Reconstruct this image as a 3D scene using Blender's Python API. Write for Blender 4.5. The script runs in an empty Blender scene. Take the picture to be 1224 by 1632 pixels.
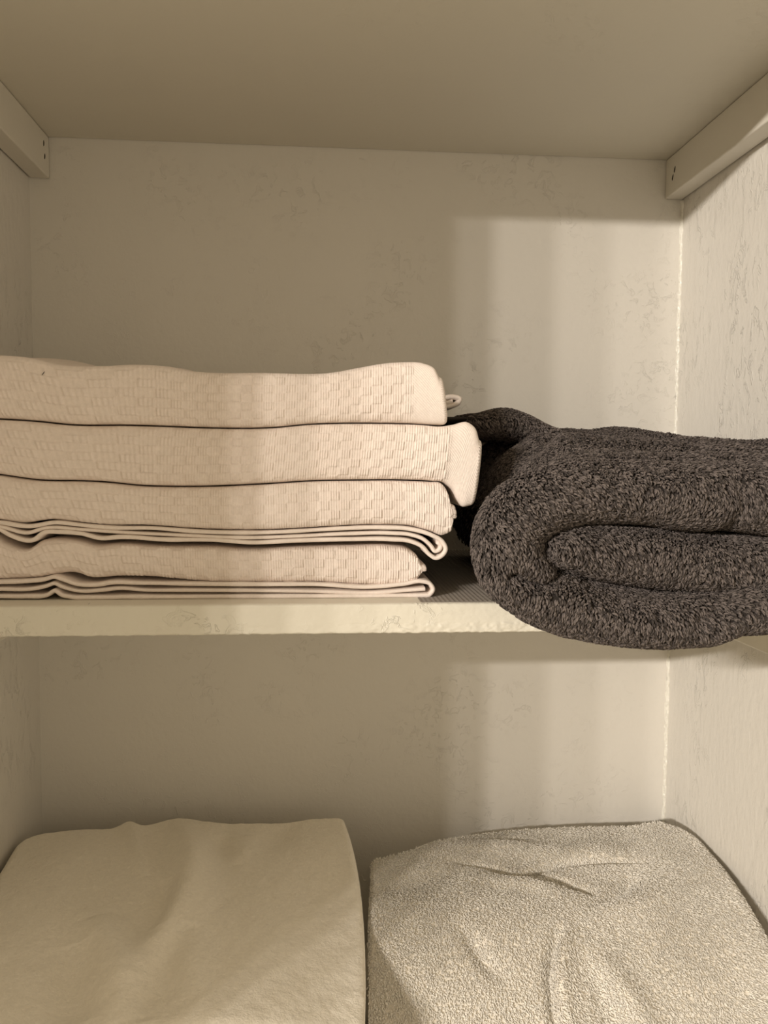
import bpy, math
import numpy as np
from mathutils import Matrix, Vector

sc = bpy.context.scene
C = sc.collection
rng = np.random.default_rng(7)

# ------------------------------------------------------------------ camera
ZC = 1.40                                   # camera height above the floor
CAM = np.array([0.0, -0.7886, ZC])
YAW, PITCH, ROLL, F = 0.078, 0.0638, 0.0072, 1274.6
_cy, _sy = math.cos(YAW), math.sin(YAW)
FW = np.array([_sy*math.cos(PITCH), _cy*math.cos(PITCH), -math.sin(PITCH)])
_r = np.array([_cy, -_sy, 0.0]); _u = np.cross(_r, FW)
RT = math.cos(ROLL)*_r + math.sin(ROLL)*_u
UP = -math.sin(ROLL)*_r + math.cos(ROLL)*_u
cam = bpy.data.cameras.new('camera')
cam.sensor_fit = 'VERTICAL'; cam.sensor_height = 24.0; cam.lens = 24.0*F/1632.0
cam.clip_start = 0.01
co = bpy.data.objects.new('camera', cam); C.objects.link(co)
M4 = Matrix.Identity(4)
for i in range(3):
    M4[i][0] = RT[i]; M4[i][1] = UP[i]; M4[i][2] = -FW[i]; M4[i][3] = CAM[i]
co.matrix_world = M4
sc.camera = co

# ------------------------------------------------------------------ light
w = bpy.data.worlds.new('room_light'); sc.world = w; w.use_nodes = True
bg = w.node_tree.nodes['Background']
bg.inputs[0].default_value = (1.0, 0.83, 0.585, 1); bg.inputs[1].default_value = 0.665
# row of bare bulbs over a mirror, out in the room to the left
for bx_, pw in ((-1.617, 3.2), (-1.741, 6.8), (-1.949, 6.0), (-2.135, 5.5), (-2.313, 5.5), (-2.509, 2.0)):
    l = bpy.data.lights.new('vanity_bulb', 'POINT'); l.energy = pw*14.3; l.color = (1.0, 0.925, 0.84)
    l.shadow_soft_size = 0.028
    o = bpy.data.objects.new('vanity_bulb', l); C.objects.link(o); o.location = (bx_, -2.60, ZC+0.64)
sc.view_settings.view_transform = 'Standard'; sc.view_settings.look = 'None'
sc.view_settings.exposure = 0.0; sc.view_settings.gamma = 1.0
sc.view_settings.use_curve_mapping = False

# ------------------------------------------------------------------ helpers
def ray(px, py):
    d = FW + (px-612.0)/F*RT - (py-816.0)/F*UP
    return d
def onY(px, py, y):
    d = ray(px, py); t = (y-CAM[1])/d[1]
    p = CAM + d*t
    return np.array([p[0], y, p[2]])
def onZ(px, py, z):
    d = ray(px, py); t = (z-CAM[2])/d[2]
    return CAM + d*t

def prop(o, label=None, cat=None, group=None, kind=None):
    if label: o['label'] = label
    if cat: o['category'] = cat
    if group: o['group'] = group
    if kind: o['kind'] = kind
    return o
def empty(name, loc, label, cat, group=None):
    o = bpy.data.objects.new(name, None); C.objects.link(o); o.location = loc
    o.empty_display_size = 0.02
    return prop(o, label, cat, group)
def mesh(name, V, Fq, mat, parent=None, smooth=True, offset=None):
    """V (n,3), Fq (m,4) or list of faces"""
    V = np.asarray(V, float)
    if parent is not None:
        V = V - np.array(parent.location)
    me = bpy.data.meshes.new(name)
    if isinstance(Fq, np.ndarray):
        n, k = Fq.shape
        me.vertices.add(len(V)); me.vertices.foreach_set('co', V.astype(np.float32).ravel())
        me.loops.add(n*k); me.loops.foreach_set('vertex_index', Fq.astype(np.int32).ravel())
        me.polygons.add(n); me.polygons.foreach_set('loop_start', (np.arange(n)*k).astype(np.int32))
        me.polygons.foreach_set('loop_total', np.full(n, k, np.int32))
        me.update(calc_edges=True)
    else:
        me.from_pydata([tuple(v) for v in V], [], [tuple(f) for f in Fq]); me.update()
    if smooth:
        me.polygons.foreach_set('use_smooth', np.ones(len(me.polygons), bool))
    me.validate()
    me.materials.append(mat)
    o = bpy.data.objects.new(name, me); C.objects.link(o)
    if parent is not None: o.parent = parent
    return o
def gridfaces(a, b, off=0, closeb=False):
    i, j = np.meshgrid(np.arange(a-1), np.arange(b if closeb else b-1), indexing='ij')
    j2 = (j+1) % b
    f = np.stack([i*b+j, (i+1)*b+j, (i+1)*b+j2, i*b+j2], -1).reshape(-1, 4) + off
    return f
def normals(G):
    du = np.gradient(G, axis=0); dv = np.gradient(G, axis=1)
    n = np.cross(du, dv); return n/(np.linalg.norm(n, axis=-1, keepdims=True)+1e-12)
_lat = rng.random((256, 256))
def vnoise(x, y):
    xi = np.floor(x).astype(int); yi = np.floor(y).astype(int)
    fx = x-xi; fy = y-yi
    fx = fx*fx*(3-2*fx); fy = fy*fy*(3-2*fy)
    a = _lat[xi % 256, yi % 256]; b = _lat[(xi+1) % 256, yi % 256]
    c = _lat[xi % 256, (yi+1) % 256]; d = _lat[(xi+1) % 256, (yi+1) % 256]
    return (a*(1-fx)+b*fx)*(1-fy) + (c*(1-fx)+d*fx)*fy - 0.5
def fbm(x, y, o=3):
    s = 0; a = 1
    for k in range(o):
        s = s + a*vnoise(x*2**k+17*k, y*2**k+5*k); a *= 0.5
    return s
def sstep(a, b, x):
    t = np.clip((x-a)/(b-a), 0, 1); return t*t*(3-2*t)
def catmull(P, n):
    """smooth resample of polyline P (k,2|3) to n points, even in arc length"""
    P = np.asarray(P, float); Q = np.vstack([2*P[0]-P[1], P, 2*P[-1]-P[-2]])
    out = []
    for i in range(1, len(Q)-2):
        p0, p1, p2, p3 = Q[i-1], Q[i], Q[i+1], Q[i+2]
        # centripetal-ish: limit tangents by local spacing
        d0 = np.linalg.norm(p1-p0)+1e-9; d1 = np.linalg.norm(p2-p1)+1e-9; d2 = np.linalg.norm(p3-p2)+1e-9
        m1 = ((p1-p0)/d0*d1 + (p2-p1)/d1*d0)/(d0+d1)*d1
        m2 = ((p2-p1)/d1*d2 + (p3-p2)/d2*d1)/(d1+d2)*d1
        for t in np.linspace(0, 1, 24, endpoint=False):
            h = t*t*t; q = t*t
            out.append((2*h-3*q+1)*p1 + (h-2*q+t)*m1 + (-2*h+3*q)*p2 + (h-q)*m2)
    out.append(Q[-2]); out = np.array(out)
    L = np.r_[0, np.cumsum(np.linalg.norm(np.diff(out, axis=0), axis=1))]
    s = np.linspace(0, L[-1], n)
    return np.stack([np.interp(s, L, out[:, k]) for k in range(out.shape[1])], -1)

def boxmesh(name, lo, hi, mat, parent=None, bevel=0.0, seg=2):
    x0, y0, z0 = lo; x1, y1, z1 = hi
    V = [(x0,y0,z0),(x1,y0,z0),(x1,y1,z0),(x0,y1,z0),(x0,y0,z1),(x1,y0,z1),(x1,y1,z1),(x0,y1,z1)]
    Fc = [(0,3,2,1),(4,5,6,7),(0,1,5,4),(1,2,6,5),(2,3,7,6),(3,0,4,7)]
    o = mesh(name, V, Fc, mat, parent, smooth=False)
    if bevel:
        m = o.modifiers.new('bevel', 'BEVEL'); m.width = bevel; m.segments = seg
    return o

# ------------------------------------------------------------------ materials
def new_mat(name, col, rough=0.8, spec=0.3):
    m = bpy.data.materials.new(name); m.use_nodes = True
    nt = m.node_tree; b = nt.nodes['Principled BSDF']
    b.inputs['Base Color'].default_value = (*col, 1); b.inputs['Roughness'].default_value = rough
    b.inputs['Specular IOR Level'].default_value = spec
    return m, nt, b
def N(nt, t, **kw):
    n = nt.nodes.new(t)
    for k, v in kw.items(): setattr(n, k, v)
    return n
def noise(nt, vec, scale, detail=4, rough=.55, dist=0.0):
    n = N(nt, 'ShaderNodeTexNoise'); n.inputs['Scale'].default_value = scale
    n.inputs['Detail'].default_value = detail; n.inputs['Roughness'].default_value = rough
    n.inputs['Distortion'].default_value = dist
    nt.links.new(vec, n.inputs['Vector']); return n.outputs['Fac']
def objvec(nt, sx=1, sy=1, sz=1):
    tc = N(nt, 'ShaderNodeTexCoord'); mp = N(nt, 'ShaderNodeMapping')
    mp.inputs['Scale'].default_value = (sx, sy, sz)
    nt.links.new(tc.outputs['Object'], mp.inputs['Vector']); return mp.outputs['Vector']
def math_(nt, op, a, b=None, clamp=False):
    n = N(nt, 'ShaderNodeMath', operation=op); n.use_clamp = clamp
    for i, v in enumerate((a, b)):
        if v is None: continue
        if isinstance(v, (int, float)): n.inputs[i].default_value = v
        else: nt.links.new(v, n.inputs[i])
    return n.outputs[0]
def bump(nt, bsdf, h, strength, dist):
    bn = N(nt, 'ShaderNodeBump'); bn.inputs['Strength'].default_value = strength
    bn.inputs['Distance'].default_value = dist
    nt.links.new(h, bn.inputs['Height']); nt.links.new(bn.outputs['Normal'], bsdf.inputs['Normal'])
def ramp(nt, fac, stops):
    r = N(nt, 'ShaderNodeValToRGB')
    els = r.color_ramp.elements
    while len(els) < len(stops): els.new(0.5)
    for e, (p, c) in zip(els, stops): e.position = p; e.color = (*c, 1)
    nt.links.new(fac, r.inputs['Fac']); return r.outputs['Color']

def paint(name, col, stretch=(1, 1, 1), chips=0.5, rough=.45, peel=0.35, spec=.4):
    m, nt, b = new_mat(name, col, rough, spec)
    v = objvec(nt, *stretch)
    n1 = noise(nt, v, 160, 3, .5)                      # orange peel
    n2 = noise(nt, v, 11, 3, .6)                       # trowel patches
    n3 = noise(nt, v, 105, 4, .6, .9)
    # knife-down ridges: thin iso-lines of a noise, only inside patches
    r = math_(nt, 'SUBTRACT', 1.0, math_(nt, 'MULTIPLY', math_(nt, 'ABSOLUTE', math_(nt, 'SUBTRACT', n3, 0.60)), 24.0), clamp=True)
    patch = math_(nt, 'MULTIPLY', math_(nt, 'SUBTRACT', n2, 0.44), 6.0, clamp=True)
    ridges = math_(nt, 'MULTIPLY', r, patch)
    h = math_(nt, 'ADD', math_(nt, 'MULTIPLY', n1, peel), math_(nt, 'MULTIPLY', ridges, chips))
    h = math_(nt, 'ADD', h, math_(nt, 'MULTIPLY', noise(nt, v, 5, 2), 1.2))
    bump(nt, b, h, 0.7, 0.0013)
    c = ramp(nt, noise(nt, v, 3.0, 3), [(0.3, tuple(x*0.96 for x in col)), (0.7, col)])
    nt.links.new(c, b.inputs['Base Color'])
    return m
WALL = (0.74, 0.705, 0.64)
m_wall = paint('wall_paint', WALL, chips=.30, peel=.42, rough=.38)
m_side = paint('side_wall_paint', WALL, (1, 1, .5), chips=.6, peel=.8, rough=.4)
m_shelf = paint('shelf_paint', (0.72, 0.68, 0.58), chips=.12, peel=.18, rough=.5)
m_edge = paint('shelf_edge_paint', (0.69, 0.65, 0.55), chips=.5, peel=.5, rough=.42)
m_trim = paint('cleat_paint', (0.74, 0.70, 0.61), chips=.05, peel=.12, rough=.4)
m_caulk, nt, b = new_mat('caulk', (0.82, 0.79, 0.70), .22, .6)
v = objvec(nt); bump(nt, b, noise(nt, v, 260, 3, .6), 0.9, 0.0015)
m_hole, _, _ = new_mat('nail_hole_dark', (0.03, 0.025, 0.02), .8)
m_lint, _, _ = new_mat('lint_black', (0.02, 0.018, 0.015), .9)

def cloth(name, col, fine=900, st=.5, sheen=.25, var=.08, island=False, coarse=None):
    m, nt, b = new_mat(name, col, .95, .12)
    b.inputs['Sheen Weight'].default_value = sheen
    b.inputs['Sheen Roughness'].default_value = .6
    b.inputs['Sheen Tint'].default_value = (*[min(1, c*1.2+.05) for c in col], 1)
    v = objvec(nt)
    f = noise(nt, v, fine, 4, .7)
    if coarse:
        f = math_(nt, 'ADD', f, math_(nt, 'MULTIPLY', noise(nt, v, coarse, 3, .6), 1.6))
    bump(nt, b, f, st, 0.0008)
    if island:
        g = N(nt, 'ShaderNodeNewGeometry'); src = g.outputs['Random Per Island']
    else:
        src = noise(nt, v, 350, 4, .7)
    c = ramp(nt, src, [(0.2, tuple(x*(1-var) for x in col)), (0.8, tuple(min(1, x*(1+var)) for x in col))])
    nt.links.new(c, b.inputs['Base Color'])
    return m
PINK = (0.81, 0.71, 0.64)
m_waffle = cloth('blush_terry', PINK, 1500, .5, sheen=.12)
m_hem = cloth('blush_woven_hem', (0.815, 0.72, 0.65), 2200, .35, sheen=.12)
m_velour = cloth('tan_velour', (0.93, 0.86, 0.74), 700, .8, coarse=160)
m_cream = cloth('cream_terry', (0.92, 0.87, 0.78), 1000, .5, island=True, var=.07)
m_creamb = cloth('cream_terry_ground', (0.88, 0.82, 0.72), 600, .8)
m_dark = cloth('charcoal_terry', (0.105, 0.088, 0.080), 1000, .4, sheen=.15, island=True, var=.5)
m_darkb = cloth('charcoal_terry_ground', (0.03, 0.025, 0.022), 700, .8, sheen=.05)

# ------------------------------------------------------------------ closet shell
XL, XR = -0.2729, 0.3577
ZU, ZM, TH, DEP = ZC+0.2988, ZC-0.0883, 0.019, 0.2982
ZLOW = ZM - TH - 0.387
YF = -0.60                                          # where the side walls end
Ztop = 2.45
def struct(o): o['kind'] = 'structure'; return o
struct(boxmesh('wall_back', (XL-0.1, 0, 0), (XR+0.1, 0.1, Ztop), m_wall))
# side walls: the closet side plus the wall face that returns outwards at the opening
def sidewall(name, xs, sgn):
    a = xs; bq = xs + sgn*0.10; c = xs + sgn*1.2
    pts = [(a, 0), (a, YF), (c, YF), (c, YF+0.10), (bq, YF+0.10), (bq, 0)]
    if sgn > 0: pts = pts[::-1]
    n = len(pts)
    V = [(x, y, 0) for x, y in pts] + [(x, y, Ztop) for x, y in pts]
    Fc = [tuple(range(n))[::-1], tuple(range(n, 2*n))] + [(i, (i+1) % n, n+(i+1) % n, n+i) for i in range(n)]
    o = mesh(name, V, Fc, m_side, smooth=False)
    import bmesh
    bm = bmesh.new(); bm.from_mesh(o.data); bmesh.ops.recalc_face_normals(bm, faces=bm.faces); bm.to_mesh(o.data); bm.free()
    return struct(o)
sidewall('wall_left', XL, -1)
sidewall('wall_right', XR, 1)
struct(boxmesh('floor', (XL-1.2, YF, -0.02), (XR+1.2, 0.1, 0.0), m_shelf))
struct(boxmesh('ceiling', (XL-1.2, YF, Ztop), (XR+1.2, 0.1, Ztop+0.02), m_wall))
# painted-over caulk bead down the right rear corner
def caulk(name, x, sgn, z0, z1, r):
    n = int((z1-z0)/0.0012); z = np.linspace(z0, z1, n)
    k = 7
    ring = []
    for i in range(k):
        a = math.pi/2*i/(k-1)
        rr = r*(1+0.55*fbm(z*260+i*0.8, z*0+i*1.3, 2)+.35*fbm(z*40, z*0+3, 2))
        ring.append(np.stack([x - sgn*rr*math.cos(a)*0.9, -rr*math.sin(a)*0.9+0*z, z], -1))
    G = np.stack(ring, 1)
    return struct(mesh(name, G.reshape(-1, 3), gridfaces(n, k), m_caulk))
caulk('trim_1', XR, 1, ZM+0.0005, ZU-0.0385, 0.0024)
caulk('trim_2', XR, 1, ZLOW+0.005, ZM-TH-0.0385, 0.0026)

# ------------------------------------------------------------------ shelves and cleats
def shelf(label, ztop_, dep):
    e = empty('shelf', ((XL+XR)/2, -dep/2, ztop_-TH), label, 'shelf')
    g = 0.0006
    boxmesh('board', (XL+g, -dep+0.0012, ztop_-TH), (XR-g, -g, ztop_), m_shelf, e, 0.0006)
    # painted front edge, lumpy where the paint ran
    nx, nz = 900, 40
    x = np.linspace(XL+g, XR-g, nx); s = np.linspace(0, 1, nz)
    X, S = np.meshgrid(x, s, indexing='ij')
    Z = ztop_-TH + S*TH
    edge = np.clip(np.minimum(S, 1-S)*TH/0.0016, 0, 1)
    rough_ = 0.2+1.0*sstep(-.05, .2, X)*(1-sstep(.16, .3, X))
    Y = -dep + 0.0014*(1-np.sqrt(1-(1-edge)**2)) - 0.0002 + .0009*rough_*fbm(X*200, Z*350, 3)*(0.35+1.2*(S < .35))
    lip = 0.0005*fbm(X*330, Z*0+2, 2)*(S < .06) - 0.0004*(S > .94)*np.abs(fbm(X*300, Z*0+9, 2))
    G = np.stack([X, Y, Z+lip], -1)
    back = np.stack([X[:, [-1, 0]], np.full((nx, 2), -dep+.004), Z[:, [-1, 0]]-np.array([[.0006, -.0006]])], -1)
    G = np.concatenate([G, back], 1)
    f = gridfaces(nx, nz+2, closeb=True)
    mesh('front_edge', G.reshape(-1, 3), f, m_edge, e)
    return e
shelf('painted shelf above the towels whose underside fills the top of the view', ZU+TH, 0.3982)
shelf('painted wooden shelf carrying the blush towels and the charcoal towel', ZM, DEP)
shelf('lowest painted shelf under the tan and cream folded towels', ZLOW, DEP)

def cleat(xa, xb, zt, dep, label, holes=None, inner=None):
    e = empty('shelf_cleat', ((xa+xb)/2, -dep/2, zt-0.038), label, 'shelf support', 'wooden cleats under the shelves')
    boxmesh('cleat_board', (min(xa, xb), -dep, zt-0.0379), (max(xa, xb), -0.0012, zt-0.0005), m_trim, e, 0.0013, 3)
    for (y, z, tilt) in (holes or []):
        k = 10; V = []; Fc = []
        for i in range(k):
            a = 2*math.pi*i/k
            dy, dz = 0.0011*math.cos(a), 0.0026*math.sin(a)*(1+.2*math.cos(3*a))
            V.append((inner, y+dy+dz*tilt, zt+z+dz))
        V2 = [(v_[0]+(0.0003 if inner < 0 else -0.0003), v_[1], v_[2]) for v_ in V]
        V3 = [(v_[0]-(0.0003 if inner < 0 else -0.0003), v_[1], v_[2]) for v_ in V]
        allv = V2+V3
        Fc = [tuple(range(k)), tuple(range(2*k-1, k-1, -1))]+[(i, (i+1) % k, k+(i+1) % k, k+i) for i in range(k)]
        mesh('nail_hole', allv, Fc, m_hole, e, smooth=False)['label'] = 'dark nail hole'
    return e
ct = 0.019
cleat(XL+.0012, XL+ct, ZU, .37, 'painted wooden cleat on the left wall under the upper shelf', [(-.016, -.0115, .1), (-.014, -.0225, .25)], XL+ct)
cleat(XR-ct, XR-.0012, ZU, .37, 'painted wooden cleat on the right wall under the upper shelf', [(-.022, -.0165, -.35), (-.018, -.0225, -.35)], XR-ct)
cleat(XL+.0012, XL+ct, ZM-TH, .285, 'painted wooden cleat on the left wall under the shelf of blush towels')
cleat(XR-ct, XR-.0012, ZM-TH, .285, 'painted wooden cleat on the right wall below the charcoal towel')
cleat(XL+.0012, XL+ct, ZLOW-TH, .285, 'painted wooden cleat on the left wall under the lowest shelf')
cleat(XR-ct, XR-.0012, ZLOW-TH, .285, 'painted wooden cleat on the right wall under the lowest shelf')

# dark grey open grid on the board, between the stacks and under the charcoal towel
m_open_mesh, nt, b = new_mat('grey_open_mesh', (0.24, 0.21, 0.18), .7, .3)
def open_mesh():
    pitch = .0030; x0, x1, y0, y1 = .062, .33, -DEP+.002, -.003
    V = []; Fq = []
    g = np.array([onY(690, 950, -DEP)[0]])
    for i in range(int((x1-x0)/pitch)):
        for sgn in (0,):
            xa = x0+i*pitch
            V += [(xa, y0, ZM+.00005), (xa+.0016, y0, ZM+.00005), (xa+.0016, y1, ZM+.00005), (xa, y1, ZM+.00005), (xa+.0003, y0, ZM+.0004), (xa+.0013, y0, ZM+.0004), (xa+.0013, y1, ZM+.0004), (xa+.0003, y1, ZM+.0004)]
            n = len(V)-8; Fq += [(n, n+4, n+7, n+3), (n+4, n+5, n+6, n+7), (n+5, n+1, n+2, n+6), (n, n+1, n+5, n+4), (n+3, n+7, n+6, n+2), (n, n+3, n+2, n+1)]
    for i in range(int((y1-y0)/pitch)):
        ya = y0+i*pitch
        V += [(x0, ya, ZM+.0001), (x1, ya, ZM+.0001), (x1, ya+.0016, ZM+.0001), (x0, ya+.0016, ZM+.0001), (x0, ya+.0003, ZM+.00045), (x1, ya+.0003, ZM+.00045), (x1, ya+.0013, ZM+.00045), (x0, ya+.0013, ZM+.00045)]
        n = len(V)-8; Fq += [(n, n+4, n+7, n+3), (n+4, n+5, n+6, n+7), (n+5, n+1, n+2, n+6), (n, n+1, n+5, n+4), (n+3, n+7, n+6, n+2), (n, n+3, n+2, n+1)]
    o = mesh('shelf_mesh', V, Fq, m_open_mesh, smooth=False)
    return prop(o, 'grey open-weave mesh on the shelf under the charcoal towel', 'shelf liner')
open_mesh()

# ------------------------------------------------------------------ blush towels
YT = -0.277          # front plane of the stack
YB = -0.045
def weave_checker(X, A, soft):
    """raised ribbed blocks alternating with flat ones"""
    bx, bz = 0.0068, 0.0056
    Xs = X + 0.10*A*0 + 0.0006*fbm(X*40, A*40, 2)
    As = A + 0.0008*fbm(X*30+9, A*30, 2)
    i = np.floor(Xs/bx); j = np.floor(As/bz)
    fx = Xs/bx-i; fz = As/bz-j
    par = ((i+j) % 2)
    e = np.minimum(np.minimum(fx, 1-fx)*bx, np.minimum(fz, 1-fz)*bz)/0.0007
    e = np.clip(e, 0, 1); e = e*e*(3-2*e)
    up = par*e
    rib = 0.5+0.5*np.cos(2*np.pi*Xs/0.0016 + 1.2*fbm(X*90, A*90, 2))
    worn = np.clip(.75+.9*fbm(X*25+3, A*25, 3), .15, 1.2)
    lf = sstep(.26, .10, X)
    h = 0.00048*up*(worn*(1-lf)+1.7*np.maximum(worn, .6)*lf) + 0.00050*rib*(0.55-.25*lf+0.55*up)
    return h + 0.00028*fbm(X*700, A*420, 2)
def weave_twill(X, A, soft):
    tw = 0.5+0.5*np.cos(2*np.pi*(X*0.80+A*0.9)/0.00165)
    return 0.00042*tw + 0.0001*fbm(X*900, A*900, 2) + 0.0008*fbm(X*40, A*40, 2)

def body_grid(top, bot, R, npow, nx, yf, back, na, xfun=None, topbulge=None):
    T = catmull(np.array([onY(px, py, yf+R)[[0, 2]] for px, py in top]), nx)
    B = catmull(np.array([onY(px, py, yf+R)[[0, 2]] for px, py in bot]), nx)
    hm = 0.5*np.mean(T[:, 1]-B[:, 1])
    a = np.linspace(-np.pi/2, np.pi/2, 2000)
    s = np.sign(np.sin(a))*np.abs(np.sin(a))**(2/npow); c = np.abs(np.cos(a))**(2/npow)
    L = np.r_[0, np.cumsum(np.hypot(np.diff(s)*hm, np.diff(c)*R))]
    q = np.linspace(0, L[-1], na)
    s = np.interp(q, L, s); c = np.interp(q, L, c)
    # add flat returns to the back
    nb = 26
    yb = np.linspace(back, yf+R, nb+1)[:-1]
    tb = (yb - (yf+R))/(back-(yf+R))
    S = np.r_[np.full(nb, -1.0), s, np.full(nb, 1.0)]
    Yv = np.r_[yb, yf+R*(1-c), yb[::-1]]
    AL = np.r_[-(yb-yf-R)[::1]*1.0 + 0, q, 0*yb]    # arc coordinate
    AL[:nb] = -(yb-(yf+R)); AL[nb+na:] = L[-1] + (yb[::-1]-(yf+R))
    mid = 0.5*(T+B); half = 0.5*(T-B)
    G = np.empty((nx, len(S), 3))
    G[:, :, 0] = mid[:, None, 0] + half[:, None, 0]*S
    G[:, :, 2] = mid[:, None, 1] + half[:, None, 1]*S
    G[:, :, 1] = Yv[None]
    if topbulge is not None:
        topw = np.r_[np.zeros(nb+na), np.ones(nb)]
        G[:, :, 2] += topbulge(G[:, :, 0], G[:, :, 1])*topw
    scale_A = np.broadcast_to(AL, (nx, len(S)))
    dX = np.r_[0, np.cumsum(np.linalg.norm(np.diff(mid, axis=0), axis=1))]
    Xc = np.broadcast_to(dX[:, None], (nx, len(S)))
    return G, Xc, scale_A, nb, na, S
def close_grid(G, front_cap=True, lay=0):
    """add rounded end at the right (last row) and flat end at the left; returns V,F"""
    nx, nr, _ = G.shape
    rows = [G]
    last = G[-1]; ctr = last.mean(0)
    cz = last[:, 2].mean(); zmin, zmax = last[:, 2].min(), last[:, 2].max()
    y0 = last[:, 1].min()
    for k, (sc_, dx) in enumerate(((.97, .0012), (.90, .0022), (.78, .0028), (.55, .0030), (.25, .0030))):
        r = last.copy()
        r[:, 2] = cz + (last[:, 2]-cz)*sc_
        r[:, 1] = last[:, 1] + (1-sc_)*(0.5*(zmax-zmin))*np.exp(-(last[:, 1]-y0)/0.02)
        r[:, 0] = last[:, 0].mean() + (last[:, 0]-last[:, 0].mean())*sc_ + dx
        rows.append(r[None])
    G2 = np.concatenate(rows, 0)
    a = G2.shape[0]
    V = G2.reshape(-1, 3); Fq = gridfaces(a, nr, closeb=True)
    # caps
    c0 = np.arange(nr); c1 = (a-1)*nr+np.arange(nr)
    V = np.vstack([V, G2[0].mean(0), G2[-1].mean(0)])
    i0, i1 = len(V)-2, len(V)-1
    j = np.arange(nr); j2 = (j+1) % nr
    f0 = np.stack([c0[j], c0[j2], np.full(nr, i0), np.full(nr, i0)], -1)
    f1 = np.stack([c1[j2], c1[j], np.full(nr, i1), np.full(nr, i1)], -1)
    return V, Fq, f0[:, :3], f1[:, :3]
def mesh_mixed(name, V, quads, tris, mat, parent):
    V = np.asarray(V) - np.array(parent.location)
    me = bpy.data.meshes.new(name)
    nq, nt_ = len(quads), len(tris)
    me.vertices.add(len(V)); me.vertices.foreach_set('co', V.astype(np.float32).ravel())
    me.loops.add(nq*4+nt_*3)
    me.loops.foreach_set('vertex_index', np.r_[quads.ravel(), tris.ravel()].astype(np.int32))
    me.polygons.add(nq+nt_)
    me.polygons.foreach_set('loop_start', np.r_[np.arange(nq)*4, nq*4+np.arange(nt_)*3].astype(np.int32))
    me.polygons.foreach_set('loop_total', np.r_[np.full(nq, 4), np.full(nt_, 3)].astype(np.int32))
    me.update(calc_edges=True)
    me.polygons.foreach_set('use_smooth', np.ones(nq+nt_, bool))
    me.validate(); me.materials.append(mat)
    o = bpy.data.objects.new(name, me); C.objects.link(o); o.parent = parent
    return o
def towel_body(parent, top, bot, hem_px=None, R=.010, npow=3.3, nx=1500, na=120, topbulge=None, yf=YT-.004, seed=0):
    G, X, A, nb, n2, S = body_grid(top, bot, R, npow, nx, yf, YB, na, topbulge=topbulge)
    n = normals(G)
    # make sure normals point outward (towards -y on the front)
    if n[nx//2, nb+n2//2, 1] > 0: n = -n
    soft = 0
    A2 = A - A.min() + seed*0.0031; X2 = X + seed*0.0123
    skew = 0.25*sstep(.16, 0.0, X)
    Hc = weave_checker(X2 + skew*A2, A2, soft)
    if hem_px is not None:
        xh = onY(hem_px, 700, yf)[0]
        G0x = G[:, nb+n2//2, 0]
        ih = int(np.searchsorted(G0x, xh))
    else:
        ih = nx
    Ht = weave_twill(X2, A2, soft)
    roll = 0.0016*fbm(X2*16+seed, A2*22, 2)                       # soft unevenness of the pile
    mask = np.r_[np.linspace(0, 1, nb)*0+.4, np.ones(n2), np.full(nb, .6)]
    wgt = 1/(1+np.exp((np.arange(nx)-ih)/4.0))[:, None]
    H = (Hc*wgt + Ht*(1-wgt) - 0.0006*(1-wgt)) * mask + roll*mask
    # keep creases tight: pull rough edge in a little where towels press
    ed = np.abs(S)**10
    H = H*(1-ed)[None]
    G = G + n*((H - 0.0004*(1-ed)[None])[..., None])
    G[..., 2] -= (np.sign(S)*0.00035*np.abs(S)**6)[None]
    V, Fq, f0, f1 = close_grid(G)
    nr = G.shape[1]
    row = Fq[:, 0]//nr
    if hem_px is None:
        return mesh_mixed('folded_body', V, Fq, np.vstack([f0, f1]), m_waffle, parent)
    mesh_mixed('folded_body', V, Fq[row < ih], f0, m_waffle, parent)
    h = mesh_mixed('hem_band', V, Fq[row >= ih], f1, m_hem, parent)
    h['label'] = 'smooth diagonal twill hem band'
    return h

def sheet(name, path_px, yf, yb, t, mat, parent, n=500, floor=None, smoothn=True, ext=None):
    """a thin cloth layer: path in the front plane, run back into the shelf, rounded front edge"""
    P = np.array([onY(px, py, yf)[[0, 2]] for px, py in path_px])
    P = catmull(P, n)
    if floor is not None: P[:, 1] = np.maximum(P[:, 1], floor+t*.5)
    tg = np.gradient(P, axis=0); tg /= np.linalg.norm(tg, axis=1, keepdims=True)+1e-12
    nn = np.stack([-tg[:, 1], tg[:, 0]], -1)
    k = 9; ang = np.linspace(-np.pi/2, np.pi/2, k)
    prof = [(-t/2, yb), (-t/2, (yf+yb)/2)] + [(t/2*math.sin(a), yf + t*.6*(1-math.cos(a))) for a in ang] + [(t/2, (yf+yb)/2), (t/2, yb)]
    prof = np.array(prof)
    L = np.r_[0, np.cumsum(np.linalg.norm(np.diff(P, axis=0), axis=1))]
    G = np.empty((n, len(prof), 3))
    th = 1+.18*fbm(L*60, L*0+1, 2)
    G[:, :, 0] = P[:, None, 0] + nn[:, None, 0]*prof[:, 0]*th[:, None]
    G[:, :, 2] = P[:, None, 1] + nn[:, None, 1]*prof[:, 0]*th[:, None]
    G[:, :, 1] = prof[None, :, 1] + (0.0012*fbm(L*30, L*0, 2))[:, None]*np.exp(-(prof[:, 1]-yf)/.01)[None]
    V = G.reshape(-1, 3); Fq = gridfaces(n, len(prof), closeb=True)
    m = len(prof)
    V = np.vstack([V, G[0].mean(0), G[-1].mean(0)])
    j = np.arange(m); j2 = (j+1) % m
    f0 = np.stack([j, j2, np.full(m, n*m)], -1)
    f1 = np.stack([(n-1)*m+j2, (n-1)*m+j, np.full(m, n*m+1)], -1)
    return mesh_mixed(name, V, Fq, np.vstack([f0, f1]), mat, parent)

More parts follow.
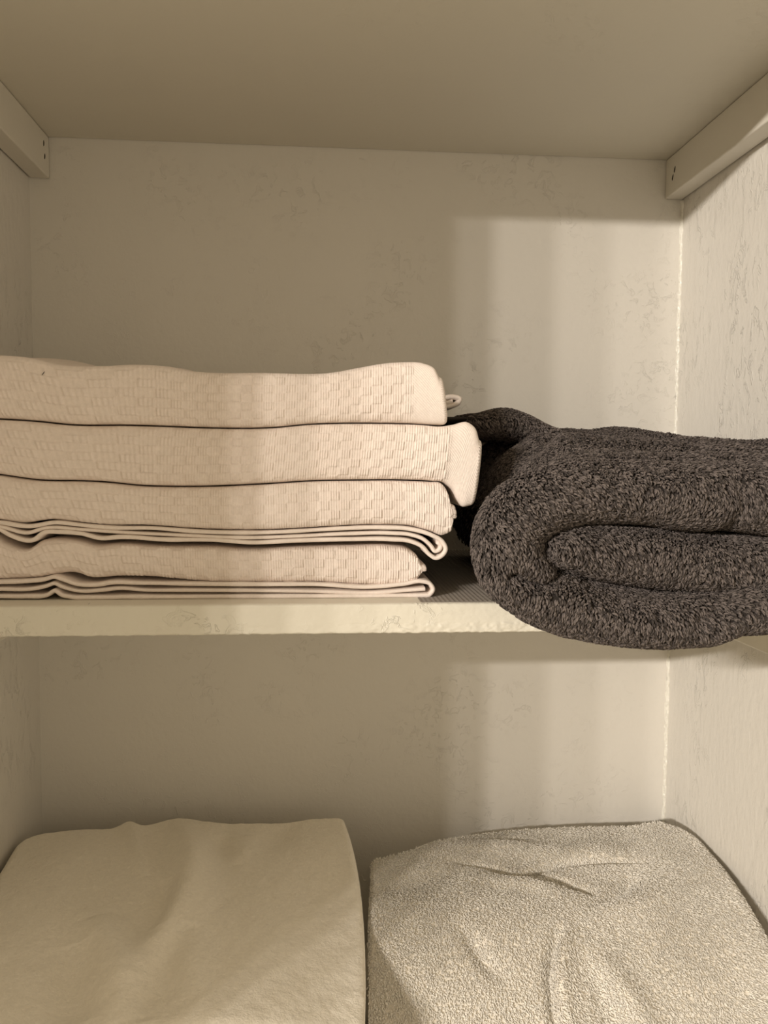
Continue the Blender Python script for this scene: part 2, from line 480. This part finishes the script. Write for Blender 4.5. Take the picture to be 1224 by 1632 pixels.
L0 = -95   # px of the stack's left end, near the left wall
c12 = [(L0, 664), (0, 668), (65, 672), (113, 677), (206, 678), (274, 680), (326, 682), (445, 681), (486, 677), (537, 675), (606, 675), (674, 677)]
c23 = [(L0, 752), (0, 756), (69, 765), (130, 766), (172, 768), (223, 773), (292, 775), (420, 771), (503, 766), (572, 765), (640, 765), (685, 767)]
c3h = [(L0, 828), (0, 828), (45, 833), (86, 828), (130, 832), (172, 836), (240, 837), (309, 842), (420, 844), (469, 842), (537, 838), (606, 836), (657, 839)]
ch4 = [(a_, b_+2.8) for a_, b_ in [(L0, 846), (0, 850), (14, 859), (51, 869), (72, 856), (96, 853), (130, 856), (158, 863), (192, 861), (257, 865), (343, 866), (400, 870), (469, 867), (554, 865), (623, 865)]]
c4h = [(L0, 922), (0, 922), (69, 919), (127, 912), (148, 919), (192, 917), (240, 917), (309, 923), (343, 926), (420, 927), (503, 926), (592, 931), (630, 931)]

t1 = empty('folded_towel', (-.08, -.16, onY(300, 680, YT)[2]),
           'blush towel topmost in the stack with a twill hem at its squared right end', 'towel', 'blush waffle towels stacked on the shelf')
def bulge1(x, y):
    b_ = .010*np.exp(-((y+.17)/.06)**2)*(1-sstep(-.15, -.06, x)) + .004*np.exp(-((y+.2)/.05)**2)*np.exp(-((x+.09)/.03)**2)
    return b_ + .002*fbm(x*20, y*20, 2)*sstep(.0, .03, y-(YT+.006))
towel_body(t1, [(L0, 566), (0, 566), (50, 570), (93, 580), (165, 583), (220, 581), (268, 584), (299, 590), (420, 594), (534, 593), (571, 586), (613, 579), (640, 577), (674, 579), (690, 586), (698, 600)],
           c12+[(690, 678), (706, 678)], hem_px=657, topbulge=bulge1, seed=1)
sheet('folded_corner', [(650, 652), (700, 649), (722, 646), (731, 641), (733, 636), (726, 633), (710, 634), (700, 640), (712, 642), (722, 640)], -.14, -.06, .0042, m_hem, t1, 200)['label'] = 'corner poking out behind the right end'

t2 = empty('folded_towel', (-.08, -.16, onY(300, 770, YT)[2]),
           'blush towel second from the top, its twill hem flaring down at the right', 'towel', 'blush waffle towels stacked on the shelf')
towel_body(t2, c12+[(700, 679), (722, 676), (743, 672), (755, 680), (762, 700)],
           c23+[(706, 770), (718, 780), (727, 798), (736, 808), (749, 806)], hem_px=716, seed=2)

t3 = empty('folded_towel', (-.08, -.16, onY(300, 865, YT)[2]),
           'blush towel third from the top with thin layered hems curling down at the right', 'towel', 'blush waffle towels stacked on the shelf')
towel_body(t3, c23+[(700, 768), (709, 777), (713, 790), (716, 802)], c3h+[(685, 847), (704, 853), (715, 848), (719, 828)], seed=3)
hemO = [(L0, 833), (0, 833), (45, 839), (86, 833), (130, 837), (172, 841), (240, 842), (309, 847), (420, 849), (469, 847), (537, 843), (606, 841), (657, 844), (688, 853), (706, 864), (711, 876), (705, 886), (695, 890), (686, 885), (674, 872), (654, 863), (623, 860), (554, 860), (469, 862), (400, 865), (343, 861), (257, 860), (192, 856), (158, 858), (130, 851), (96, 848), (69, 849), (51, 861), (14, 853), (0, 845), (L0, 842)]
hemM = [(L0, 838), (0, 839), (45, 849), (69, 842), (130, 844), (200, 849), (309, 854), (400, 857), (469, 855), (554, 851), (623, 850), (657, 853), (676, 860), (688, 871), (694, 879), (701, 876), (703, 869), (698, 865)]
sheet('hem_fold', hemO, YT-.002, YB, .0026, m_hem, t3, 1100)
sheet('hem_fold', hemM, YT-.001, YB, .0024, m_hem, t3, 600)

t4 = empty('folded_towel', (-.08, -.16, ZM),
           'blush towel at the bottom of the stack with flat layered hems on the shelf', 'towel', 'blush waffle towels stacked on the shelf')
towel_body(t4, ch4+[(650, 873), (663, 883), (669, 896)], c4h+[(648, 931), (662, 924), (671, 910)], seed=4, yf=YT-.001)
hem4O = [(L0, 928), (0, 928), (50, 926), (69, 924), (86, 920), (100, 924), (120, 931), (150, 933), (180, 929), (220, 930), (300, 931), (420, 932), (503, 932), (592, 936), (645, 931), (672, 927), (686, 931), (691, 940), (686, 948), (668, 952), (600, 952), (420, 952), (200, 952), (113, 952), (98, 949), (86, 942), (76, 948), (40, 951), (0, 951), (L0, 951)]
hem4M = [(L0, 939), (0, 939), (55, 938), (74, 934), (86, 930), (98, 935), (125, 942), (160, 941), (190, 938), (230, 941), (300, 941), (500, 943), (600, 945), (650, 941), (678, 939)]
sheet('hem_fold', hem4O, YT-.002, YB, .0026, m_hem, t4, 1100, floor=ZM)
sheet('hem_fold', hem4M, YT-.001, YB, .0025, m_hem, t4, 600)

# ------------------------------------------------------------------ terry tufts
def tufts(name, P, Nn, D, length, width, mat, parent, rings=3, curl=.5, sides=3):
    """little tapering yarn loops; P roots, Nn normals, D combing direction (tangent)"""
    n = len(P)
    ln = length*(.65+.7*rng.random(n))[:, None]; wd = width*(.7+.6*rng.random(n))[:, None]
    side = np.cross(Nn, D); side /= np.linalg.norm(side, axis=1, keepdims=True)+1e-9
    V = []
    for k in range(rings):
        t = k/(rings-1)*.92
        c = P + Nn*ln*(curl*(t*1.5-t*t*.9)) + D*ln*(t**1.3)*(1-.25*curl) - Nn*width*.3
        rad = wd*.5*(.8+.9*t-1.5*t*t+.0)
        for s in range(sides):
            a = 2*np.pi*s/sides + .5
            V.append(c + side*rad*math.cos(a) + Nn*rad*math.sin(a)*.9)
    tip = P + Nn*ln*(curl*.55) + D*ln*(1.02)*(1-.25*curl)
    V.append(tip)
    m = len(V)
    V = np.stack(V, 1).reshape(-1, 3)
    tri = []
    for k in range(rings-1):
        for s in range(sides):
            a = k*sides+s; b_ = k*sides+(s+1) % sides; c = a+sides; d = b_+sides
            tri += [(a, b_, d), (a, d, c)]
    for s in range(sides):
        tri.append(((rings-1)*sides+s, (rings-1)*sides+(s+1) % sides, m-1))
    tri = np.array(tri)[None] + (np.arange(n)*m)[:, None, None]
    return mesh(name, V, tri.reshape(-1, 3), mat, parent)
def scatter(G, dens, keep):
    """random points on a grid surface; returns P,N,(i,j)"""
    a, b_, _ = G.shape
    nrm = normals(G)
    q = (G[:-1, :-1]+G[1:, 1:])/2
    ar = np.linalg.norm(np.cross(G[1:, :-1]-G[:-1, :-1], G[:-1, 1:]-G[:-1, :-1]), axis=-1)
    wgt = ar*keep(q); cnt = int(wgt.sum()*dens)
    idx = rng.choice(wgt.size, cnt, p=(wgt/wgt.sum()).ravel())
    i, j = np.unravel_index(idx, wgt.shape)
    u = rng.random((cnt, 1)); v_ = rng.random((cnt, 1))
    P = (G[i, j]*(1-u)*(1-v_) + G[i+1, j]*u*(1-v_) + G[i, j+1]*(1-u)*v_ + G[i+1, j+1]*u*v_)
    return P, nrm[i, j], i, j
def comb(P, Nn, base, jitter):
    d = base + jitter*rng.normal(size=P.shape)
    d = d - (d*Nn).sum(1, keepdims=True)*Nn
    return d/(np.linalg.norm(d, axis=1, keepdims=True)+1e-9)

# ------------------------------------------------------------------ charcoal towel
YD = -0.372
td = empty('folded_towel', (.24, -.2, ZM),
           'thick charcoal terry towel folded double, overhanging the shelf beside the blush stack', 'towel')
def fat_sheet(path, half, yf, yb, R, nx, na, npow=2.3, fun=None, endcap=True):
    """fat folded layer: path and half thickness in px, front rolled round"""
    k = np.array([onY(px, py, yf+R*.6)[[0, 2]] for px, py in path])
    H = np.array(half)*( -CAM[1]+yf+R*.6)/F
    Q = catmull(np.c_[k, H], nx)
    P = Q[:, :2]; h = Q[:, 2]
    tg = np.gradient(P, axis=0); tg /= np.linalg.norm(tg, axis=1, keepdims=True)+1e-12
    nn = np.stack([-tg[:, 1], tg[:, 0]], -1)
    a = np.linspace(-np.pi/2, np.pi/2, na)
    s = np.sign(np.sin(a))*np.abs(np.sin(a))**(2/npow); c = np.abs(np.cos(a))**(2/npow)
    nb = 50
    ybk = np.linspace(yb, yf+R, nb+1)[:-1]
    S = np.r_[np.full(nb, -1.), s, np.full(nb, 1.)]
    Y = np.r_[ybk, yf+R*(1-c), ybk[::-1]]
    G = np.empty((nx, len(S), 3))
    G[:, :, 0] = P[:, None, 0] + nn[:, None, 0]*h[:, None]*S
    G[:, :, 2] = P[:, None, 1] + nn[:, None, 1]*h[:, None]*S
    G[:, :, 1] = Y[None]
    if endcap:
        # round off both ends
        for idx, sg in ((0, -1), (-1, 1)):
            pass
    if fun is not None: G = fun(G)
    nr = normals(G)
    ctr = G[nx//2].mean(0)
    if (nr[:, nb+na//2, 1]).mean() > 0: G = G[:, ::-1].copy()
    return G
def finish_fat(name, G, mat, parent, rnd=.01):
    nx, nr, _ = G.shape
    rows = []
    for base, nxt, first in ((G[0], G[1], True), (G[-1], G[-2], False)):
        c = base.mean(0)[None]
        dirv = (base-nxt); dirv /= np.linalg.norm(dirv, axis=1, keepdims=True)+1e-9
        dirm = dirv.mean(0); dirm /= np.linalg.norm(dirm)
        rr = []
        for sc_, ds in ((.95, .45), (.82, .8), (.6, .95), (.3, 1.0)):
            r = base.copy(); cc = c.copy()
            r[:, [0, 2]] = c[:, [0, 2]] + (base[:, [0, 2]]-c[:, [0, 2]])*sc_
            r[:, 1] = base[:, 1] + (1-sc_)*.02*np.exp(-(base[:, 1]-base[:, 1].min())/.03)
            rr.append(r + dirm*rnd*ds)
        rows.append(rr)
    A_ = np.concatenate([np.array(rows[0][::-1]), G, np.array(rows[1])], 0)
    a = A_.shape[0]
    V = A_.reshape(-1, 3); Fq = gridfaces(a, nr, closeb=True)
    V = np.vstack([V, A_[0].mean(0), A_[-1].mean(0)])
    j = np.arange(nr); j2 = (j+1) % nr
    f0 = np.stack([j, j2, np.full(nr, a*nr)], -1); f1 = np.stack([(a-1)*nr+j2, (a-1)*nr+j, np.full(nr, a*nr+1)], -1)
    o = mesh_mixed(name, V, Fq, np.vstack([f0, f1]), mat, parent)
    return o, A_

def dark_fun(G):
    x, y, z = G[..., 0], G[..., 1], G[..., 2]
    back = np.clip((y-(YD+.03))/.3, 0, 1)
    topw = sstep(ZC-.030, ZC-.008, z)
    # the left roll leans away from the blush stack as it goes back
    lw = 1-sstep(.10, .17, x)
    G[..., 0] = x + lw*.041*sstep(-.365, -.30, y)
    # rises to the rear, with soft ridges across the top
    rid = .0042*np.sin((y*92+5*fbm(x*9, y*4, 2)) + x*10)*sstep(-.35, -.31, y)
    G[..., 2] = z + topw*(.026*back**.75 + rid + .007*fbm(x*18, y*14, 3)*sstep(-.36, -.33, y))
    # underside rests on the board behind its edge and sags in front of it
    low = z < ZC-.045
    dz = np.maximum(G[..., 2], ZM+.0052)
    onb = sstep(-DEP-.030, -DEP-.008, y)
    G[..., 2] = np.where(low, G[..., 2]*(1-onb)+dz*onb, G[..., 2])
    G[..., 2] += .003*fbm(x*30, z*40+y*20, 2)*(y < YD+.04)
    G[..., 1] = y + .005*fbm(x*22+5, z*26, 3)*(1-sstep(YD+.03, YD+.07, y))
    for pts, wd, dp in ((((822, 918), (846, 930), (873, 935), (905, 922)), .0022, .010), (((962, 938), (985, 946), (1000, 958)), .005, .008),
                        (((950, 760), (1010, 745), (1080, 742)), .006, .004), (((1180, 770), (1190, 800), (1185, 830)), .004, .004), (((1120, 990), (1150, 975), (1175, 950)), .004, .006)):
        P = catmull(np.array([onY(a, b_, YD)[[0, 2]] for a, b_ in pts]), 40)
        fr = G[..., 1] < YD+.03
        d2 = np.full(x.shape, 1e9)
        for q in P: d2 = np.minimum(d2, (G[..., 0]-q[0])**2+(G[..., 2]-q[1])**2)
        G[..., 1] += dp*np.exp(-d2/(2*wd*wd))*fr
    return G
outer = [(1560, 822), (1400, 806), (1224, 796), (1100, 788), (960, 782), (868, 796), (808, 840), (806, 890), (846, 938), (930, 974), (1050, 991), (1110, 986), (1165, 968), (1224, 966), (1400, 962), (1560, 960)]
halfo = [58, 56, 56, 54, 52, 58, 64, 62, 54, 48, 42, 42, 44, 44, 44, 42]
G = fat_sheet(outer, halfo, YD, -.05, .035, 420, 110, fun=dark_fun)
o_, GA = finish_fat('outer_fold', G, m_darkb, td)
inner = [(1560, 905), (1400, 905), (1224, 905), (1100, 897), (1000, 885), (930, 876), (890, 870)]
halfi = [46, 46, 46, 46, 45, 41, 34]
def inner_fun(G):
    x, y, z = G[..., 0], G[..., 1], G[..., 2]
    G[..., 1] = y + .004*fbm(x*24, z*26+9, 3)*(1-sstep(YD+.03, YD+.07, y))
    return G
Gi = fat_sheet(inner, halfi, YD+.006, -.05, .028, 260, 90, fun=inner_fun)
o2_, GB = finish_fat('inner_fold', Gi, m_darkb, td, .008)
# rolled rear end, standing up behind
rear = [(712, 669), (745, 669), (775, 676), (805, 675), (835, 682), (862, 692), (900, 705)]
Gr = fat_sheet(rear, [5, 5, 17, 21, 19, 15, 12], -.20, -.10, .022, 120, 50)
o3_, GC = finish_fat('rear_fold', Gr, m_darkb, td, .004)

def keep_front(q):
    ok = (q[..., 0] < .352) & (q[..., 1] < -.055)
    # less dense on hidden undersides
    ok = ok & ~((q[..., 1] > -DEP-.012) & (q[..., 2] < ZM+.012))
    return ok*np.where(q[..., 1] < -.30, 1.0, np.where(q[..., 2] > ZC-.03, .85, .06))
def make_dark_tufts(GX, nm, dens, ln, wd, kf=keep_front, orient=1):
    P, Nn, i, j = scatter(GX, dens, kf)
    c = GX.reshape(-1, 3).mean(0)
    mid = GX[GX.shape[0]//2]
    # outward check on the frontmost vertex row
    fr = np.argmin(mid[:, 1]); nv = normals(GX)[GX.shape[0]//2, fr]
    if nv[1] > 0: Nn = -Nn
    fx = fbm(P[:, 0]*26, P[:, 2]*26+P[:, 1]*15, 2); fz = fbm(P[:, 0]*26+40, P[:, 2]*26+P[:, 1]*15, 2)
    base = np.stack([-.15+1.7*fx, -.35+0*fx, -.75+1.3*fz], -1)
    D = comb(P, Nn, base, .28)
    return tufts(nm, P, Nn, D, ln, wd, m_dark, None, rings=4, curl=.95, sides=4)
def adopt(o, parent):
    # re-home the vertex coordinates under the towel part
    n = len(o.data.vertices); a = np.empty(n*3, np.float32); o.data.vertices.foreach_get('co', a)
    base = parent
    off = np.zeros(3)
    while base is not None:
        off += np.array(base.location); base = base.parent
    a = (a.reshape(-1, 3)-off).astype(np.float32); o.data.vertices.foreach_set('co', a.ravel()); o.parent = parent
    o.data.update()
    o['kind'] = 'stuff'
for GX, part, dn in ((GA, o_, 1.0e6), (GB, o2_, 1.0e6), (GC, o3_, 1.15e6)):
    kf = keep_front if part is not o3_ else (lambda q: np.where(q[..., 1] < -.12, 1., .4)*(q[..., 0] > .108))
    adopt(make_dark_tufts(GX, 'terry_loops', dn, .0036, .0015, kf), part)

# ------------------------------------------------------------------ towels on the lowest shelf
def line_feature(X, Y, pts_px, z, width, amp, soft=1.0):
    P = np.array([onZ(px, py, z)[:2] for px, py in pts_px])
    P = catmull(P, 60)
    d2 = np.full(X.shape, 1e9); tt = np.zeros(X.shape)
    for k in range(len(P)-1):
        a = P[k]; b_ = P[k+1]; ab = b_-a; L2 = (ab@ab)+1e-12
        t = np.clip(((X-a[0])*ab[0]+(Y-a[1])*ab[1])/L2, 0, 1)
        dd = (X-a[0]-t*ab[0])**2 + (Y-a[1]-t*ab[1])**2
        m = dd < d2; d2[m] = dd[m]; tt[m] = (k+t[m])/(len(P)-1)
    fade = np.sin(np.pi*np.clip(tt, 0.02, .98))**.5
    return amp*fade*np.exp(-d2/(2*width**2))
def pillow(name, back, left, right, front_y, ztop, zbot, r, mat, parent, feat, nx=420, ny=360, yslope=None):
    """folded towel seen from above. back: px curve; left/right: px curves going to the viewer"""
    Bk = catmull(np.array([onZ(px, py, ztop)[:2] for px, py in back]), nx)
    Lf = np.array([onZ(px, py, ztop)[:2] for px, py in left])
    Rt = np.array([onZ(px, py, ztop)[:2] for px, py in right])
    Lf = np.vstack([Lf, [Lf[-1, 0], front_y]]); Rt = np.vstack([Rt, [Rt[-1, 0], front_y]])
    Lf = catmull(Lf, ny); Rt = catmull(Rt, ny)
    Fr = np.stack([np.linspace(Lf[-1, 0], Rt[-1, 0], nx), np.full(nx, front_y)], -1)
    s = np.linspace(0, 1, nx)[:, None, None]; t = np.linspace(0, 1, ny)[None, :, None]
    G2 = (1-t)*Bk[:, None] + t*Fr[:, None] + (1-s)*Lf[None] + s*Rt[None] \
        - ((1-s)*(1-t)*Bk[0] + s*(1-t)*Bk[-1] + (1-s)*t*Fr[0] + s*t*Fr[-1])
    G2[..., 1] = np.minimum(G2[..., 1], -.003); G2[..., 0] = np.clip(G2[..., 0], XL+.002, XR-.003)
    X, Y = G2[..., 0], G2[..., 1]
    wx = np.linalg.norm(G2[-1]-G2[0], axis=-1)[None]; wy = np.linalg.norm(G2[:, -1]-G2[:, 0], axis=-1)[:, None]
    rl, rr_, rb, rf = r
    S = np.linspace(0, 1, nx)[:, None]; T = np.linspace(0, 1, ny)[None]
    def edge(d, rad):
        q = np.clip(1-d/rad, 0, 1); return rad*(1-np.sqrt(np.maximum(0, 1-q*q)))
    drop = edge(S*wx, rl)+edge((1-S)*wx, rr_)+edge(T*wy, rb)+edge((1-T)*wy, rf)
    Z = ztop - np.minimum(drop, (ztop-zbot)*.7) + feat(X, Y)*np.clip(1-drop/.02, .2, 1)
    G = np.stack([X, Y, Z], -1)
    # skirt all the way round, bulging a little
    per = np.concatenate([G[:, 0], G[-1, 1:], G[-2::-1, -1], G[0, -2:0:-1]])
    c = per.mean(0)
    nrg = 14; m = len(per)
    skirt = []
    d = per[:, :2]-np.array([c[0], c[1]]); d /= np.linalg.norm(d, axis=1, keepdims=True)
    for k in range(1, nrg+1):
        f = k/nrg
        z = per[:, 2]*(1-f)+zbot*f
        lay = .0012*np.cos(f*2*np.pi*5)
        row = np.c_[per[:, :2]+d*(lay-.0012), z]
        skirt.append(row)
    V = np.vstack([G.reshape(-1, 3)]+skirt+[np.array([[c[0], c[1], zbot]])])
    idx = np.arange(nx*ny).reshape(nx, ny)
    pidx = np.concatenate([idx[:, 0], idx[-1, 1:], idx[-2::-1, -1], idx[0, -2:0:-1]])
    Fq = [gridfaces(nx, ny)]
    rows = [pidx]+[nx*ny+k*m+np.arange(m) for k in range(nrg)]
    for a, b_ in zip(rows[:-1], rows[1:]):
        j = np.arange(m); j2 = (j+1) % m
        Fq.append(np.stack([a[j], a[j2], b_[j2], b_[j]], -1)[:, ::-1])
    j = np.arange(m); j2 = (j+1) % m
    tr = np.stack([rows[-1][j2], rows[-1][j], np.full(m, len(V)-1)], -1)
    return mesh_mixed(name, V, np.vstack(Fq)[:, ::-1], tr[:, ::-1], mat, parent), G

ZL = ZC-0.338
def featL(X, Y):
    h = 0
    h += line_feature(X, Y, [(205, 1306), (215, 1340), (235, 1400)], ZL, .006, .005)
    h += line_feature(X, Y, [(285, 1305), (300, 1380), (280, 1450), (240, 1520), (215, 1560)], ZL, .009, .011)
    h += line_feature(X, Y, [(275, 1400), (262, 1440), (240, 1490)], ZL, .006, -.007)
    h += line_feature(X, Y, [(330, 1320), (320, 1420), (300, 1500), (310, 1600)], ZL, .010, .006)
    h += line_feature(X, Y, [(150, 1460), (175, 1520), (205, 1632)], ZL, .010, .009)
    h += line_feature(X, Y, [(120, 1500), (110, 1632)], ZL, .012, -.007)
    h += line_feature(X, Y, [(225, 1560), (220, 1632)], ZL, .008, -.004)
    h += line_feature(X, Y, [(300, 1480), (270, 1540), (265, 1600)], ZL, .008, -.003)
    h += line_feature(X, Y, [(390, 1330), (385, 1380)], ZL, .008, .003)
    h += line_feature(X, Y, [(350, 1330), (350, 1370)], ZL, .007, -.003)
    h += line_feature(X, Y, [(450, 1310), (430, 1360)], ZL, .010, -.003)
    h = h - .011*sstep(-.05, .03, X)*sstep(-.08, -.24, Y)
    return h + .0035*fbm(X*14, Y*9, 2) + .0007*fbm(X*120, Y*90, 3)
tl = empty('folded_towel', (-.12, -.15, ZLOW), 'large tan velour towel folded on the lowest shelf at the left', 'towel')
ob, GL = pillow('folded_body', [(12, 1352), (55, 1326), (120, 1318), (190, 1312), (206, 1306), (222, 1310), (270, 1303), (300, 1303), (350, 1308), (420, 1307), (500, 1302), (548, 1300)],
       [(12, 1352), (-30, 1420), (-80, 1560)], [(548, 1300), (562, 1340), (573, 1390), (580, 1450), (583, 1540), (583, 1630)], -.335, ZL, ZLOW+.0005,
       (.02, .006, .008, .02), m_velour, tl, featL)

ZR = ZC-0.352
def featR(X, Y):
    h = 0
    h += line_feature(X, Y, [(720, 1372), (780, 1384), (820, 1400), (870, 1383), (950, 1374), (1030, 1374)], ZR, .0035, -.006)
    h += line_feature(X, Y, [(700, 1352), (800, 1352), (900, 1362), (1000, 1354)], ZR, .011, .005)
    h += line_feature(X, Y, [(870, 1398), (910, 1412), (945, 1424)], ZR, .0035, -.005)
    h += line_feature(X, Y, [(760, 1400), (840, 1412), (900, 1428)], ZR, .008, .004)
    h += line_feature(X, Y, [(1010, 1392), (990, 1420), (950, 1440)], ZR, .0045, -.004)
    h += line_feature(X, Y, [(1060, 1400), (1020, 1440), (960, 1460)], ZR, .012, .005)
    h += line_feature(X, Y, [(890, 1478), (878, 1520), (884, 1560), (896, 1590)], ZR, .0035, -.009)
    h += line_feature(X, Y, [(905, 1478), (893, 1520), (900, 1560), (915, 1590)], ZR, .006, .006)
    h += line_feature(X, Y, [(950, 1500), (985, 1530), (1020, 1560), (1035, 1620)], ZR, .008, .006)
    h += line_feature(X, Y, [(935, 1510), (960, 1545), (1000, 1600)], ZR, .006, -.004)
    h += line_feature(X, Y, [(735, 1470), (770, 1510), (800, 1530)], ZR, .005, -.004)
    h += line_feature(X, Y, [(600, 1420), (680, 1400), (720, 1388)], ZR, .008, -.003)
    h = h - 2.2*np.maximum(0, -.17-Y)**2 - .013*sstep(-.09, 0, Y)*sstep(.06, .14, X)*(1-sstep(.29, .345, X))
    return h + .005*fbm(X*12+7, Y*10, 2)*sstep(0, -.05, Y)
tr_ = empty('folded_towel', (.18, -.15, ZLOW), 'fluffy cream terry towel folded on the lowest shelf at the right', 'towel')
ob2, GR = pillow('folded_body', [(592, 1372), (640, 1360), (700, 1338), (760, 1322), (820, 1312), (900, 1308), (960, 1308), (1010, 1308), (1058, 1307)],
       [(592, 1372), (592, 1400), (589, 1450), (588, 1540), (588, 1630)], [(1058, 1309), (1095, 1324), (1145, 1370), (1190, 1428), (1240, 1500), (1290, 1590)], -.335, ZR, ZLOW+.0005,
       (.005, .008, .003, .03), m_creamb, tr_, featR)
def keepR(q): return np.where(q[..., 1] < -.32, .4, 1.0)
P, Nn, i, j = scatter(GR, 1.0e6, keepR)
if Nn[:, 2].mean() < 0: Nn = -Nn
fx = fbm(P[:, 0]*22, P[:, 1]*22, 2); fz = fbm(P[:, 0]*22+30, P[:, 1]*22, 2)
D = comb(P, Nn, np.stack([.15+1.0*fx, -.9+.5*fz, 0*fx], -1), .25)
adopt(tufts('terry_loops', P, Nn, D, .0030, .0012, m_cream, None, rings=3, curl=.75), ob2)

# ------------------------------------------------------------------ specks
def speck(name, p, size, label):
    k = 14; V = []; Fc = []
    rings = 5
    for i in range(rings):
        t = i/(rings-1); rr = math.sin(math.pi*(.08+.84*t))
        for jx in range(8):
            a = 2*math.pi*jx/8
            V.append((p[0]+size*(t-.5)*.9+size*.2*rr*math.cos(a)*.5, p[1]+size*.22*rr*math.sin(a), p[2]+size*(t-.5)*1.1+size*.28*rr*math.cos(a)))
    Fc = [(i*8+jx, i*8+(jx+1) % 8, (i+1)*8+(jx+1) % 8, (i+1)*8+jx) for i in range(rings-1) for jx in range(8)]
    Fc += [tuple(range(7, -1, -1)), tuple(range((rings-1)*8, rings*8))]
    o = mesh(name, V, Fc, m_lint); return prop(o, label, 'lint')
speck('lint_speck', onY(69, 595, YT-.0035), .0020, 'tiny black speck of lint near the left end of the topmost blush towel')
speck('lint_speck', onY(142, 962, -DEP+.001), .0010, 'tiny dark speck on the shelf front edge below the blush stack')
